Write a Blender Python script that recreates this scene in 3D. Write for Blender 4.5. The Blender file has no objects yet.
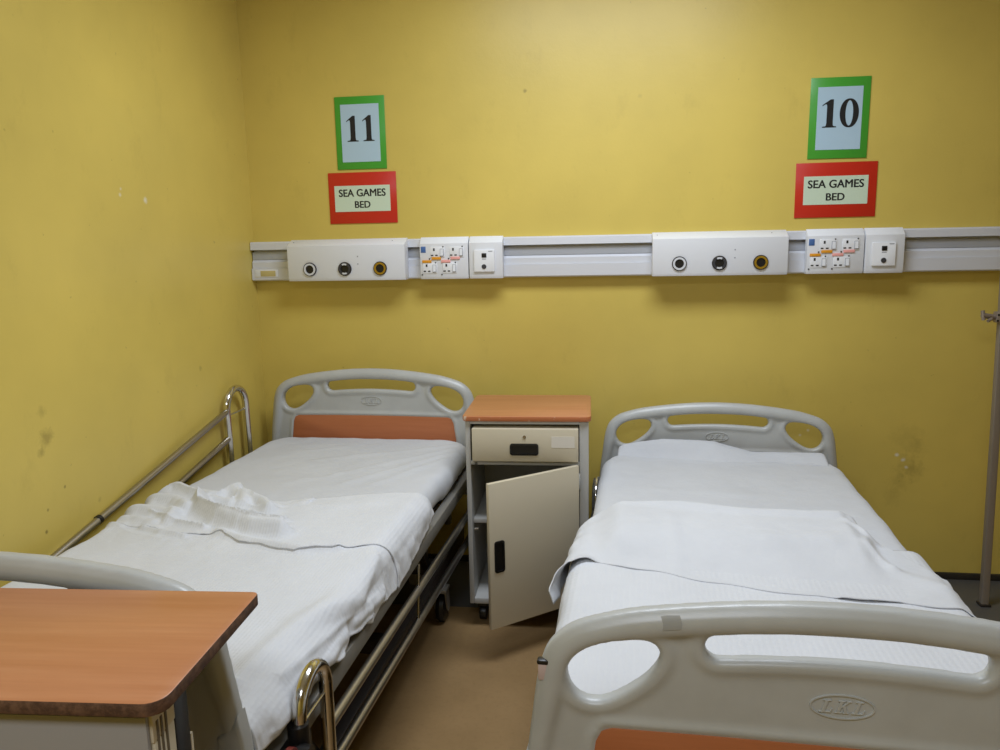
import bpy, bmesh, math, random
import numpy as np
from mathutils import Vector, Matrix, noise as mnoise
random.seed(4)
SC = bpy.context.scene
COL = SC.collection
PI = math.pi

# ------------------------------------------------------------------ materials
def lin(c):
    f = lambda v: v/12.92 if v <= .04045 else ((v+.055)/1.055)**2.4
    return tuple(f(v/255) for v in c) + (1,)

def newmat(name, rgb, rough=.5, metal=0, spec=.5):
    m = bpy.data.materials.new(name); m.use_nodes = True
    b = m.node_tree.nodes['Principled BSDF']
    b.inputs['Base Color'].default_value = lin(rgb)
    b.inputs['Roughness'].default_value = rough
    b.inputs['Metallic'].default_value = metal
    b.inputs['Specular IOR Level'].default_value = spec
    return m

class NT:
    def __init__(s, m): s.t = m.node_tree; s.b = s.t.nodes['Principled BSDF']
    def n(s, typ, **kw):
        n = s.t.nodes.new(typ)
        for k, v in kw.items():
            if k in n.inputs: n.inputs[k].default_value = v
            else: setattr(n, k, v)
        return n
    def l(s, a, b): s.t.links.new(a, b)
    def coord(s, which='Object'): return s.n('ShaderNodeTexCoord').outputs[which]
    def noise(s, vec, scale, detail=3, rough=.5):
        n = s.n('ShaderNodeTexNoise', Scale=scale, Detail=detail, Roughness=rough); s.l(vec, n.inputs['Vector']); return n.outputs['Fac']
    def mapping(s, vec, sc): 
        n = s.n('ShaderNodeMapping'); n.inputs['Scale'].default_value = sc; s.l(vec, n.inputs['Vector']); return n.outputs['Vector']
    def ramp(s, fac, stops):
        n = s.n('ShaderNodeValToRGB'); e = n.color_ramp.elements
        e[0].position, e[0].color = stops[0]; e[1].position, e[1].color = stops[-1]
        for p, c in stops[1:-1]: x = e.new(p); x.color = c
        s.l(fac, n.inputs['Fac']); return n.outputs['Color']
    def mix(s, fac, a, b, mode='MIX'):
        n = s.n('ShaderNodeMix', data_type='RGBA', blend_type=mode)
        for sock, v in ((n.inputs[0], fac), (n.inputs[6], a), (n.inputs[7], b)):
            if hasattr(v, 'is_linked'): s.l(v, sock)
            else: sock.default_value = v
        return n.outputs[2]
    def math(s, op, a, b=0.):
        n = s.n('ShaderNodeMath', operation=op)
        for sock, v in zip(n.inputs, (a, b)):
            if hasattr(v, 'is_linked'): s.l(v, sock)
            else: sock.default_value = v
        return n.outputs[0]
    def bump(s, h, strength=.2, dist=.01):
        n = s.n('ShaderNodeBump', Strength=strength, Distance=dist); s.l(h, n.inputs['Height']); s.l(n.outputs[0], s.b.inputs['Normal'])
    def color(s, c): s.l(c, s.b.inputs['Base Color'])

g = lambda v: (v, v, v, 1)
M = {}
def wall_mat(name, rgb, spots):
    m = newmat(name, rgb, .38, 0, .4); t = NT(m)
    P = t.n('ShaderNodeNewGeometry').outputs['Position']
    big = t.noise(P, 1.3, 4, .6)
    base = t.mix(t.ramp(big, [(.3, g(0)), (.7, g(1))]), lin([c*.95 for c in rgb]), lin([min(255, c*1.03) for c in rgb]))
    # grubby smudges and scuffs
    sm = t.noise(t.mapping(P, (2.5, 2.5, 1.4)), 3.1, 6, .7)
    base = t.mix(t.math('MULTIPLY', t.ramp(sm, [(.58, g(0)), (.8, g(1))]) , .22), base, lin((150, 126, 60)))
    sp = t.noise(P, 38, 2, .5)
    base = t.mix(t.math('MULTIPLY', t.ramp(sp, [(.74, g(0)), (.78, g(1))]), .25), base, lin((90, 70, 35)))
    for (c, r, col, amt) in spots:
        d = t.n('ShaderNodeVectorMath', operation='DISTANCE'); t.l(P, d.inputs[0]); d.inputs[1].default_value = c
        nz = t.noise(P, 30, 4, .7)
        dd = t.math('ADD', d.outputs['Value'], t.math('MULTIPLY', t.math('SUBTRACT', nz, .5), r*2.2))
        k = t.ramp(t.math('DIVIDE', dd, r), [(.15, g(1)), (1., g(0))])
        base = t.mix(t.math('MULTIPLY', k, amt), base, lin(col))
    t.color(base)
    t.bump(t.noise(P, 55, 4, .6), .12, .004)
    return m
DK = (96, 78, 34); WH = (225, 220, 200)
YEL = (211, 187, 94)
M['wall_back'] = wall_mat('yellow_paint_back', YEL, [((1.255, 0, .50), .06, DK, .22), ((1.225, 0, .43), .05, DK, .16), ((1.285, 0, .47), .05, DK, .16), ((1.245, 0, .62), .08, DK, .12), ((1.20, 0, .36), .05, DK, .12), ((1.29, 0, .58), .05, DK, .14),
    ((1.211, 0, .544), .010, WH, .9), ((1.236, 0, .523), .012, WH, .9), ((1.25, 0, .492), .010, WH, .8), ((.815, 0, .625), .010, WH, .6), ((.847, 0, .647), .008, WH, .6), ((-.344, 0, 2.08), .010, DK, .5), ((.127, 0, 2.04), .012, DK, .2)])
M['wall_left'] = wall_mat('yellow_paint_left', YEL, [((-1.582, -1.421, .944), .035, DK, .4), ((-1.582, -1.42, 1.017), .022, DK, .25), ((-1.582, -1.442, .905), .016, DK, .35),
    ((-1.582, -.817, 1.631), .014, WH, .8), ((-1.582, -.956, 1.64), .008, WH, .6), ((-1.582, -.95, 1.66), .006, WH, .6), ((-1.582, -1.444, .736), .007, DK, .8), ((-1.582, -1.458, .675), .007, DK, .7), ((-1.582, -1.365, .779), .006, DK, .6), ((-1.582, -1.22, .69), .01, DK, .3), ((-1.582, -.55, 1.0), .012, DK, .3)])
M['ceiling'] = newmat('white_ceiling', (225, 225, 220), .9)
def floor_mat():
    m = newmat('tan_vinyl', (150, 118, 80), .38, 0, .4); t = NT(m); P = t.n('ShaderNodeNewGeometry').outputs['Position']
    a = t.noise(P, 3, 5, .65); b = t.noise(P, 60, 3, .6)
    c = t.mix(t.ramp(a, [(.3, g(0)), (.7, g(1))]), lin((146, 117, 78)), lin((162, 131, 90)))
    c = t.mix(t.math('MULTIPLY', t.ramp(b, [(.5, g(0)), (.75, g(1))]), .25), c, lin((120, 92, 62)))
    t.color(c); t.bump(b, .05, .002); return m
M['floor'] = floor_mat()
M['skirting'] = newmat('dark_skirting', (46, 42, 36), .5)

def abs_mat():
    m = newmat('grey_moulded_plastic', (186, 184, 177), .34, 0, .5); t = NT(m); P = t.coord()
    n = t.noise(P, 9, 4, .6)
    t.color(t.mix(t.ramp(n, [(.35, g(0)), (.75, g(1))]), lin((184, 186, 184)), lin((175, 176, 173))))
    t.bump(t.noise(P, 160, 2), .04, .001); return m
M['plastic'] = abs_mat()
M['plastic_worn'] = newmat('worn_grey_plastic', (158, 158, 154), .8)
def wood_mat(name, a, b, rough=.35):
    m = newmat(name, a, rough); t = NT(m); P = t.coord()
    n = t.noise(t.mapping(P, (1.6, 22, 22)), 1.6, 5, .6); n2 = t.noise(t.mapping(P, (2, 90, 90)), 2, 3, .5)
    c = t.mix(t.ramp(n, [(.3, g(0)), (.7, g(1))]), lin(a), lin(b))
    c = t.mix(t.math('MULTIPLY', n2, .25), c, lin([v*.8 for v in b])); t.color(c)
    t.bump(n2, .03, .001); return m
M['laminate'] = wood_mat('orange_laminate', (200, 139, 98), (184, 120, 78))
M['laminate_red'] = wood_mat('red_brown_laminate', (188, 116, 76), (174, 102, 62), .4)
def edge_mat():
    m = newmat('worn_dark_edge', (84, 58, 42), .7); t = NT(m); P = t.coord(); n = t.noise(P, 70, 4, .7)
    t.color(t.mix(t.ramp(n, [(.4, g(0)), (.65, g(1))]), lin((74, 50, 36)), lin((110, 80, 60)))); return m
M['edge_dark'] = edge_mat()
def chip_mat():
    m = newmat('chipped_orange_edge', (184, 110, 66), .5); t = NT(m); P = t.coord(); n = t.noise(t.mapping(P, (1, 1, .6)), 34, 3, .6)
    t.color(t.mix(t.ramp(n, [(.60, g(0)), (.66, g(1))]), lin((180, 106, 62)), lin((225, 205, 185)))); return m
M['edge_chip'] = chip_mat()
M['cream'] = newmat('cream_enamel', (206, 196, 172), .36)
M['cab_grey'] = newmat('grey_enamel', (176, 175, 170), .4)
M['panel_grey'] = newmat('mid_grey_enamel', (150, 146, 142), .45)
M['black'] = newmat('black_plastic', (22, 21, 21), .38)
M['dark_steel'] = newmat('dark_steel', (52, 46, 42), .5, .3)
M['frame_grey'] = newmat('grey_painted_steel', (140, 136, 128), .42, .2)
M['steel'] = newmat('brushed_steel', (190, 188, 182), .25, 1)
M['chrome'] = newmat('polished_chrome', (214, 212, 208), .14, 1)
M['tube'] = newmat('dull_chrome_tube', (178, 174, 168), .32, 1)
M['brown_panel'] = newmat('dark_brown_board', (44, 33, 26), .6)
def cloth_mat(name, rgb, waffle=0, weave=900):
    m = newmat(name, rgb, .92, 0, .12); t = NT(m); P = t.coord()
    b = t.b; b.inputs['Sheen Weight'].default_value = .12
    n = t.noise(P, 5, 4, .6); w = t.noise(P, 28, 4, .65)
    h = t.math('ADD', t.math('MULTIPLY', n, .9), t.math('MULTIPLY', w, .22))
    if waffle:
        wx = t.n('ShaderNodeTexWave', Scale=waffle, Distortion=.6); wx.bands_direction = 'X'; t.l(P, wx.inputs['Vector'])
        wy = t.n('ShaderNodeTexWave', Scale=waffle*.75, Distortion=.6); wy.bands_direction = 'Y'; t.l(P, wy.inputs['Vector'])
        q = t.math('ADD', wx.outputs['Fac'], t.math('MULTIPLY', wy.outputs['Fac'], .45))
        h = t.math('ADD', h, t.math('MULTIPLY', q, .055))
    t.bump(h, .32, .02)
    c = t.mix(t.ramp(n, [(.4, g(0)), (.75, g(1))]), lin(rgb), lin([v*.975 for v in rgb])); t.color(c)
    return m
M['sheet'] = cloth_mat('white_cotton_sheet', (204, 206, 210))
M['blanket'] = cloth_mat('white_waffle_blanket', (213, 215, 219), 22)
M['blanket_soft'] = cloth_mat('white_cotton_blanket', (215, 217, 221), 34)
M['gauze'] = cloth_mat('white_draw_sheet', (212, 214, 218))
M['alu'] = newmat('white_anodised_aluminium', (214, 216, 222), .38, .15)
M['alu_grey'] = newmat('grey_aluminium_channel', (176, 180, 188), .4, .3)
M['white_abs'] = newmat('white_service_panel', (226, 228, 232), .4)
M['white_abs_old'] = newmat('white_socket_plate', (228, 229, 231), .45)
M['grey_line'] = newmat('grey_moulding_line', (150, 152, 158), .5)
M['brass'] = newmat('yellow_ring', (176, 140, 40), .35, .5)
M['silver_ring'] = newmat('silver_ring', (206, 208, 212), .35)
M['dark_ring'] = newmat('dark_ring', (58, 58, 62), .4)
M['blue'] = newmat('blue_sticker', (70, 105, 160), .5)
M['amber'] = newmat('amber_label', (222, 150, 30), .5)
M['pink'] = newmat('pink_label', (238, 168, 160), .5)
M['green_card'] = newmat('green_card', (70, 158, 52), .3)
M['red_card'] = newmat('red_card', (196, 44, 28), .3)
M['blue_paper'] = newmat('pale_blue_paper', (176, 202, 218), .3)
M['green_paper'] = newmat('pale_green_paper', (202, 218, 194), .3)
M['ink'] = newmat('black_ink', (20, 20, 22), .5)
M['post'] = newmat('grey_brown_post', (140, 130, 118), .45, .2)
M['tag'] = newmat('torn_pinkish_label', (196, 176, 172), .6)
M['red_cap'] = newmat('dark_red_cap', (110, 40, 32), .4)

# ------------------------------------------------------------------ mesh helpers
def smooth(me, ang=None):
    for p in me.polygons: p.use_smooth = True
    if ang is not None: me.set_sharp_from_angle(angle=math.radians(ang))

def link(name, me, mat, parent=None, ang=35):
    if mat is not None:
        mats = mat if isinstance(mat, (list, tuple)) else [mat]
        for m in mats: me.materials.append(m)
    smooth(me, ang)
    o = bpy.data.objects.new(name, me); COL.objects.link(o)
    if parent is not None: o.parent = parent
    return o

def bobj(name, bm, mat, parent=None, ang=35):
    bmesh.ops.recalc_face_normals(bm, faces=bm.faces)
    me = bpy.data.meshes.new(name); bm.to_mesh(me); bm.free()
    return link(name, me, mat, parent, ang)

def add_box(bm, lo, hi, bev=0., seg=2):
    b2 = bmesh.new(); bmesh.ops.create_cube(b2, size=1)
    for v in b2.verts:
        v.co = Vector([(l+h)/2 + c*(h-l) for l, h, c in zip(lo, hi, v.co)])
    if bev > 0: bmesh.ops.bevel(b2, geom=list(b2.edges), offset=bev, segments=seg, affect='EDGES', profile=.5)
    merge(bm, b2)

def merge(bm, b2, mat_index=None, xf=None):
    if xf is not None: bmesh.ops.transform(b2, matrix=xf, verts=b2.verts)
    if mat_index is not None:
        for f in b2.faces: f.material_index = mat_index
    me = bpy.data.meshes.new('tmp'); b2.to_mesh(me); b2.free(); bm.from_mesh(me); bpy.data.meshes.remove(me)

def boxo(name, lo, hi, mat, parent=None, bev=.003):
    bm = bmesh.new(); add_box(bm, lo, hi, bev); return bobj(name, bm, mat, parent)

def add_tube(bm, pts, r, n=14, caps=True):
    pts = [Vector(p) for p in pts]; rings = []
    t0 = (pts[1]-pts[0]).normalized()
    up = Vector((0, 0, 1)) if abs(t0.z) < .9 else Vector((1, 0, 0))
    nrm = (up - t0*up.dot(t0)).normalized()
    for i, p in enumerate(pts):
        a = pts[max(i-1, 0)]; b = pts[min(i+1, len(pts)-1)]
        t = (b-a).normalized(); nrm = (nrm - t*nrm.dot(t)).normalized(); bi = t.cross(nrm)
        rr = r[i] if isinstance(r, (list, tuple)) else r
        rings.append([bm.verts.new(p + (nrm*math.cos(2*PI*k/n) + bi*math.sin(2*PI*k/n))*rr) for k in range(n)])
    for A, B in zip(rings, rings[1:]):
        for k in range(n): bm.faces.new((A[k], A[(k+1) % n], B[(k+1) % n], B[k]))
    if caps: bm.faces.new(rings[0][::-1]); bm.faces.new(rings[-1])

def tubeo(name, pts, r, mat, parent=None, n=14):
    bm = bmesh.new(); add_tube(bm, pts, r, n); return bobj(name, bm, mat, parent, 50)

def add_prism(bm, poly, d0, d1, axis='y', bev=0., seg=2):
    """poly: 2-D outline; axis y: (x,z) extruded from y=d0 to d1; axis z: (x,y); axis x: (y,z)"""
    f3 = {'y': lambda a, b, d: (a, d, b), 'z': lambda a, b, d: (a, b, d), 'x': lambda a, b, d: (d, a, b)}[axis]
    b2 = bmesh.new()
    A = [b2.verts.new(f3(a, b, d0)) for a, b in poly]; B = [b2.verts.new(f3(a, b, d1)) for a, b in poly]
    n = len(poly); fa = b2.faces.new(A); fb = b2.faces.new(B[::-1])
    for i in range(n): b2.faces.new((A[i], A[(i+1) % n], B[(i+1) % n], B[i]))
    bmesh.ops.recalc_face_normals(b2, faces=b2.faces)
    if bev > 0:
        es = [e for e in b2.edges if any(f in (fa, fb) for f in e.link_faces)]
        bmesh.ops.bevel(b2, geom=es, offset=bev, segments=seg, affect='EDGES', profile=.5)
    merge(bm, b2)

def prismo(name, poly, d0, d1, mat, parent=None, axis='y', bev=0., ang=35):
    bm = bmesh.new(); add_prism(bm, poly, d0, d1, axis, bev); return bobj(name, bm, mat, parent, ang)

def rrect(x0, x1, y0, y1, r, n=6):
    out = []
    for cx, cy, a0 in ((x1-r, y1-r, 0), (x0+r, y1-r, 90), (x0+r, y0+r, 180), (x1-r, y0+r, 270)):
        for k in range(n+1):
            a = math.radians(a0 + 90*k/n); out.append((cx+r*math.cos(a), cy+r*math.sin(a)))
    return out

def add_ring(bm, c, r0, r1, y0, y1, n=28, bev=.0):
    """flat ring (or disc when r0 = 0) facing -y, between y0 (back) and y1 (front)"""
    cx, cz = c; f = lambda r, y: [bm.verts.new((cx+r*math.cos(2*PI*k/n), y, cz+r*math.sin(2*PI*k/n))) for k in range(n)]
    ob, of = f(r1, y0), f(r1, y1)
    def quad(A, B):
        for k in range(n): bm.faces.new((A[k], A[(k+1) % n], B[(k+1) % n], B[k]))
    quad(ob, of)
    if r0 > 0:
        ib, i_f = f(r0, y0), f(r0, y1); quad(of, i_f); quad(i_f, ib)
    else: bm.faces.new(of)

def thing(name, label, cat, loc=(0, 0, 0), rz=0, group=None):
    o = bpy.data.objects.new(name, None); COL.objects.link(o); o.empty_display_size = .1
    o.location = loc; o.rotation_euler = (0, 0, rz)
    return tag(o, label, cat, group)

def tag(o, label, cat, group=None):
    o['label'] = label; o['category'] = cat
    if group: o['group'] = group
    return o

def struct(o): o['kind'] = 'structure'; return o

def dup(o, parent=None):
    c = o.copy(); COL.objects.link(c)
    if parent is not None: c.parent = parent
    for ch in list(o.children): dup(ch, c)
    return c

def catmull(pts, closed=True, sub=8):
    P = [np.array(p, float) for p in pts]; n = len(P); out = []
    for i in range(n if closed else n-1):
        if closed: p0, p1, p2, p3 = P[i-1], P[i], P[(i+1) % n], P[(i+2) % n]
        else: p0, p1, p2, p3 = P[max(i-1, 0)], P[i], P[i+1], P[min(i+2, n-1)]
        for k in range(sub):
            t = k/sub
            out.append(.5*((2*p1)+(-p0+p2)*t+(2*p0-5*p1+4*p2-p3)*t*t+(-p0+3*p1-3*p2+p3)*t**3))
    if not closed: out.append(P[-1])
    return out

# ------------------------------------------------------------------ room shell
XL, XR, YF, HC = -1.582, 3.2, -5.2, 2.75
def plane_wall(name, lo, hi, mat):
    return struct(boxo(name, lo, hi, mat, None, 0))
plane_wall('floor', (XL-.1, YF-.1, -.1), (XR+.1, .1, 0), M['floor'])
plane_wall('ceiling', (XL-.1, YF-.1, HC), (XR+.1, .1, HC+.1), M['ceiling'])
plane_wall('wall_back', (XL-.1, 0, 0), (XR+.1, .1, HC), M['wall_back'])
plane_wall('wall_left', (XL-.1, YF, 0), (XL, 0, HC), M['wall_left'])
plane_wall('wall_right', (XR, YF, 0), (XR+.1, 0, HC), M['wall_back'])
plane_wall('wall_front', (XL-.1, YF-.1, 0), (XR+.1, YF, HC), M['wall_back'])
struct(boxo('baseboard_back', (XL, -.012, 0), (XR, 0, .03), M['skirting'], None, .002))
struct(boxo('baseboard_left', (XL, YF, 0), (XL+.012, -.012, .03), M['skirting'], None, .002))

M['dark_strip'] = newmat('dark_grey_floor_strip', (84, 82, 78), .5)
struct(boxo('floor_strip_1', (XL+.013, -.46, 0), (XR, -.0125, .0025), M['dark_strip'], None, .0008))  # thin dark grey strip on the floor along the back wall

# ------------------------------------------------------------------ wall service trunking
def trunk_profile():
    return [(0, 1.484), (-.038, 1.484), (-.044, 1.478), (-.046, 1.449), (-.012, 1.447), (-.012, 1.367), (-.046, 1.367), (-.046, 1.318), (-.040, 1.313), (0, 1.313)]
tr = thing('wall_trunking', 'long white aluminium service trunking running along the yellow back wall', 'wall trunking', (0, -.0005, 0))
bm = bmesh.new(); add_prism(bm, trunk_profile(), XL+.003, 2.6, 'x'); bobj('channel', bm, M['alu'], tr, 25)
bm = bmesh.new()
add_prism(bm, [(-.0125, 1.4385), (-.029, 1.4385), (-.029, 1.4055), (-.0125, 1.4055)], XL+.004, 2.599, 'x')
bobj('upper_groove_strip', bm, M['alu_grey'], tr, 25)
bm = bmesh.new()
add_prism(bm, [(-.0125, 1.405), (-.026, 1.405), (-.037, 1.394), (-.037, 1.3672), (-.0125, 1.3672)], XL+.004, 2.599, 'x')
bobj('lower_groove_strip', bm, M['alu'], tr, 25)
bm = bmesh.new(); add_box(bm, (XL+.02, -.0485, 1.328), (XL+.125, -.0455, 1.362), .001); bobj('end_label', bm, M['white_abs_old'], tr)
bm = bmesh.new(); add_box(bm, (XL+.045, -.0497, 1.332), (XL+.115, -.0480, 1.357), .0005); o = bobj('tan_sticker', bm, newmat('tan_sticker', (196, 180, 120), .6), tr); o['label'] = 'tan sticker at the corner'

def box_profile(yf, top=1.489, bot=1.312, ch=.022):
    return [(-.0475, top), (-.056, top), (yf-.0, top-ch*1.25), (yf, top-ch*1.25-.002), (yf, bot+.012), (yf+.006, bot), (-.0475, bot)]
def gas_unit(x0, x1, xs, label):
    yf = -.112
    t = thing('gas_outlet_panel', label, 'gas outlet panel', (0, 0, 0), 0, 'gas outlet panels on the trunking')
    bm = bmesh.new(); add_prism(bm, box_profile(yf), x0, x1, 'x', .002); bobj('casing', bm, M['white_abs'], t, 25)
    for x, kind in zip(xs, ('silver', 'dark', 'yellow')):
        ring = {'silver': M['silver_ring'], 'dark': M['dark_ring'], 'yellow': M['brass']}[kind]
        bm = bmesh.new(); add_ring(bm, (x, 1.362), .025, .0295, yf+.001, yf-.006)
        q = bobj('outlet', bm, M['dark_steel'], t, 30); q['label'] = kind + ' ringed gas outlet'
        bm = bmesh.new(); add_ring(bm, (x, 1.362), .018, .0258, yf+.001, yf-.009); bobj('ring', bm, ring, q, 30)
        bm = bmesh.new(); add_ring(bm, (x, 1.362), 0, .0185, yf+.001, yf-.004); bobj('socket', bm, M['black'], q, 30)
        if kind == 'dark':
            for s in (-1, 1):
                bm = bmesh.new()
                a = [(x + .0235*math.cos(PI/2*s + d), 1.362 + .0235*math.sin(PI/2*s + d)) for d in np.linspace(-.5, .5, 7)]
                b_ = [(x + .0165*math.cos(PI/2*s + d), 1.362 + .0165*math.sin(PI/2*s + d)) for d in np.linspace(.5, -.5, 7)]
                add_prism(bm, a+b_, yf-.008, yf-.0105); bobj('collar', bm, M['silver_ring'], q, 30)
    # small screws on the chamfer and faint moulding marks
    for x in (x0+.02, x1-.06):
        bm = bmesh.new(); add_ring(bm, (x, 1.4755), 0, .0035, -.065, -.080, 10); bobj('screw', bm, M['dark_steel'], t)
    mx = (xs[1]+xs[2])/2 - .02
    for dz in (.052, .02):
        bm = bmesh.new(); add_ring(bm, (mx, 1.362+dz), 0, .003, yf+.001, yf-.0008, 8); bobj('mark', bm, M['grey_line'], t)
    return t
gas_unit(-1.381, -.857, (-1.280, -1.123, -.966), 'white gas outlet panel on the trunking above the left bed')
gas_unit(.180, .711, (.287, .445, .606), 'white gas outlet panel on the trunking above the right bed')

def socket_unit(x0, x1, label):
    yf = -.085
    t = thing('socket_panel', label, 'socket panel', (x0, 0, 0), 0, 'power socket panels on the trunking')
    W = x1-x0; k = W/.209
    bm = bmesh.new(); add_prism(bm, box_profile(yf), 0, W, 'x', .002); bobj('casing', bm, M['white_abs'], t, 25)
    boxo('blue_sticker', (.005*k, yf-.0012, 1.424), (.026*k, yf+.001, 1.450), M['blue'], t, .0003)
    for (sx, sz) in ((.046, 1.404), (.129, 1.404), (.012, 1.337), (.098, 1.337)):
        sx *= k
        bm = bmesh.new(); add_box(bm, (sx, yf-.0025, sz-.001), (sx+.062*k, yf+.001, sz+.044), .0015)
        s = bobj('socket', bm, M['white_abs_old'], t)
        for a0, a1, c0, c1 in ((.013, .020, .027, .038), (.003, .013, .006, .011), (.022, .032, .006, .011)):
            boxo('pin_hole', (sx+a0*k, yf-.0034, sz+c0), (sx+a1*k, yf-.002, sz+c1), M['ink'], s, 0)
        bm = bmesh.new(); add_box(bm, (sx+.0425*k, yf-.004, sz+.003), (sx+.0585*k, yf-.001, sz+.036), .0008)
        sw = bobj('switch_surround', bm, M['grey_line'], s)
        bm = bmesh.new(); add_prism(bm, [(yf-.0035, sz+.005), (yf-.008, sz+.007), (yf-.0055, sz+.034), (yf-.0035, sz+.034)], sx+.0445*k, sx+.0565*k, 'x'); bobj('rocker', bm, M['white_abs'], s)
        for qx, qz in ((sx+.056*k, sz+.044), (sx-.004*k, sz-.006)):
            bm = bmesh.new(); add_ring(bm, (qx, qz), 0, .003, yf+.001, yf-.0032, 10); bobj('screw', bm, M['dark_steel'], t)
    for x, z, m in ((.010, 1.387, 'amber'), (.052, 1.400, 'amber'), (.093, 1.387, 'pink'), (.134, 1.400, 'pink')):
        boxo(m+'_label', (x*k, yf-.0046, z-.0055), ((x+.040)*k, yf+.001, z+.0055), M[m], t, .0003)
    return t
socket_unit(-.797, -.588, 'white power socket panel beside the left gas outlet panel')
socket_unit(.789, 1.005, 'white power socket panel beside the right gas outlet panel')

def nurse_unit(x0, x1, label):
    yf = -.090; W = x1-x0
    t = thing('nurse_call_panel', label, 'call panel', (x0, 0, 0), 0, 'nurse call panels on the trunking')
    bm = bmesh.new(); add_prism(bm, box_profile(yf), 0, W, 'x', .002); bobj('casing', bm, M['white_abs'], t, 25)
    px = .022
    bm = bmesh.new(); add_prism(bm, rrect(px, px+.088, 1.340, 1.432, .004), yf+.001, yf-.010, 'y', .0025)
    p = bobj('face_plate', bm, M['white_abs_old'], t)
    boxo('call_jack', (px+.034, yf-.0125, 1.400), (px+.054, yf-.009, 1.418), M['black'], p, .001)
    bm = bmesh.new(); add_ring(bm, (px+.043, 1.362), 0, .010, yf-.009, yf-.0125, 18); bobj('button', bm, M['dark_ring'], p)
    boxo('strip_mark', (px+.035, yf-.0106, 1.392), (px+.053, yf-.0095, 1.395), M['grey_line'], p, 0)
    boxo('mark', (px+.062, yf-.0106, 1.424), (px+.080, yf-.0095, 1.4275), M['grey_line'], p, 0)
    return t
nurse_unit(-.583, -.440, 'white nurse call panel with jack beside the left power socket panel')
nurse_unit(1.010, 1.154, 'white nurse call panel with jack beside the right power socket panel')

# ------------------------------------------------------------------ wall signs
def text_bm(s, w, h, bold=.02):
    cu = bpy.data.curves.new('t', 'FONT'); cu.body = s; cu.align_x = 'CENTER'; cu.size = 1; cu.resolution_u = 4
    o = bpy.data.objects.new('t', cu); COL.objects.link(o)
    bpy.context.view_layer.update()
    dg = bpy.context.evaluated_depsgraph_get(); me = bpy.data.meshes.new_from_object(o.evaluated_get(dg))
    bpy.data.objects.remove(o); bpy.data.curves.remove(cu)
    xs = [v.co.x for v in me.vertices]; ys = [v.co.y for v in me.vertices]
    sx, sy = w/(max(xs)-min(xs)+2*bold), h/(max(ys)-min(ys)+bold); mx, my = (max(xs)+min(xs))/2, (max(ys)+min(ys))/2
    bm = bmesh.new()
    for k, (dx, dy) in enumerate(((0, 0), (-bold, 0), (bold, 0), (-bold/2, bold/2), (bold/2, -bold/2), (bold/2, bold/2), (-bold/2, -bold/2))):
        b2 = bmesh.new(); b2.from_mesh(me)
        for v in b2.verts: v.co = Vector(((v.co.x-mx+dx)*sx, -k*.00002, (v.co.y-my+dy)*sy))
        merge(bm, b2)
    bpy.data.meshes.remove(me)
    return bm
def one_poly(x, z, w, h):   # bold roman numeral-style "1"
    P = [(.02, .80), (.16, .86), (.55, 1.0), (.76, 1.0), (.76, .16), (.78, .07), (.84, .045), (1.0, .035), (1.0, 0), (.06, 0), (.06, .035), (.24, .045), (.31, .07), (.335, .16), (.335, .74), (.32, .81), (.27, .835), (.16, .815), (.03, .765)]
    return [(x+a*w, z+b*h) for a, b in P]
def sign(x0, x1, z0, z1, digits, label):
    t = thing('number_sign', label, 'sign', ((x0+x1)/2, -.0015, (z0+z1)/2), 0, 'bed number signs')
    W, H = x1-x0, z1-z0
    boxo('green_card', (-W/2, -.003, -H/2), (W/2, 0, H/2), M['green_card'], t, .0006)
    pz = -.001
    boxo('paper', (-.085, -.0042, -.120+pz), (.085, -.0028, .120+pz), M['blue_paper'], t, 0)
    for dx, dw, ch in digits:
        bm = bmesh.new(); dz = -.0355
        if ch == '1': add_prism(bm, one_poly(dx, dz, dw, .107), -.0040, -.0050)
        else:
            n = 40; cx, cz = dx+dw/2, dz+.0535
            out = [(cx+dw/2*math.copysign(abs(math.cos(a))**.9, math.cos(a)), cz+.055*math.sin(a)) for a in np.linspace(0, 2*PI, n, endpoint=False)]
            inn = [(cx+dw*.2*math.cos(a), cz+.048*math.sin(a)) for a in np.linspace(0, 2*PI, n, endpoint=False)]
            A = [bm.verts.new((a, -.0050, b)) for a, b in out]; B = [bm.verts.new((a, -.0050, b)) for a, b in inn]
            A2 = [bm.verts.new((a, -.0040, b)) for a, b in out]; B2 = [bm.verts.new((a, -.0040, b)) for a, b in inn]
            for i in range(n):
                j = (i+1) % n; bm.faces.new((A[i], A[j], B[j], B[i])); bm.faces.new((A[i], A2[i], A2[j], A[j])); bm.faces.new((B[i], B[j], B2[j], B2[i]))
        bobj('digit', bm, M['ink'], t)
    return t
sign(-1.169, -.948, 1.787, 2.090, [(-.0615, .052, '1'), (.0095, .052, '1')], 'green-bordered sign reading 11 above the left bed')
sg = sign(.793, 1.019, 1.766, 2.076, [(-.067, .057, '1'), (.001, .072, '0')], 'green-bordered sign reading 10 above the right bed'); sg.rotation_euler.y = math.radians(.4)
def red_sign(x0, x1, z0, z1, p, tw, label):
    t = thing('bed_sign', label, 'sign', ((x0+x1)/2, -.0015, (z0+z1)/2), 0, 'red bed signs')
    W, H = x1-x0, z1-z0
    boxo('red_card', (-W/2, -.003, -H/2), (W/2, 0, H/2), M['red_card'], t, .0006)
    boxo('paper', (p[0], -.0042, p[2]), (p[1], -.0028, p[3]), M['green_paper'], t, 0)
    cx = (p[0]+p[1])/2
    for s, w, h, z in (('SEA GAMES', tw, .032, p[3]-.031), ('BED', tw*.335, .029, p[2]+.030)):
        bm = text_bm(s, w, h, .030); bmesh.ops.translate(bm, verts=bm.verts, vec=(cx, -.0046, z)); bobj('lettering', bm, M['ink'], t)
    return t
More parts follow.
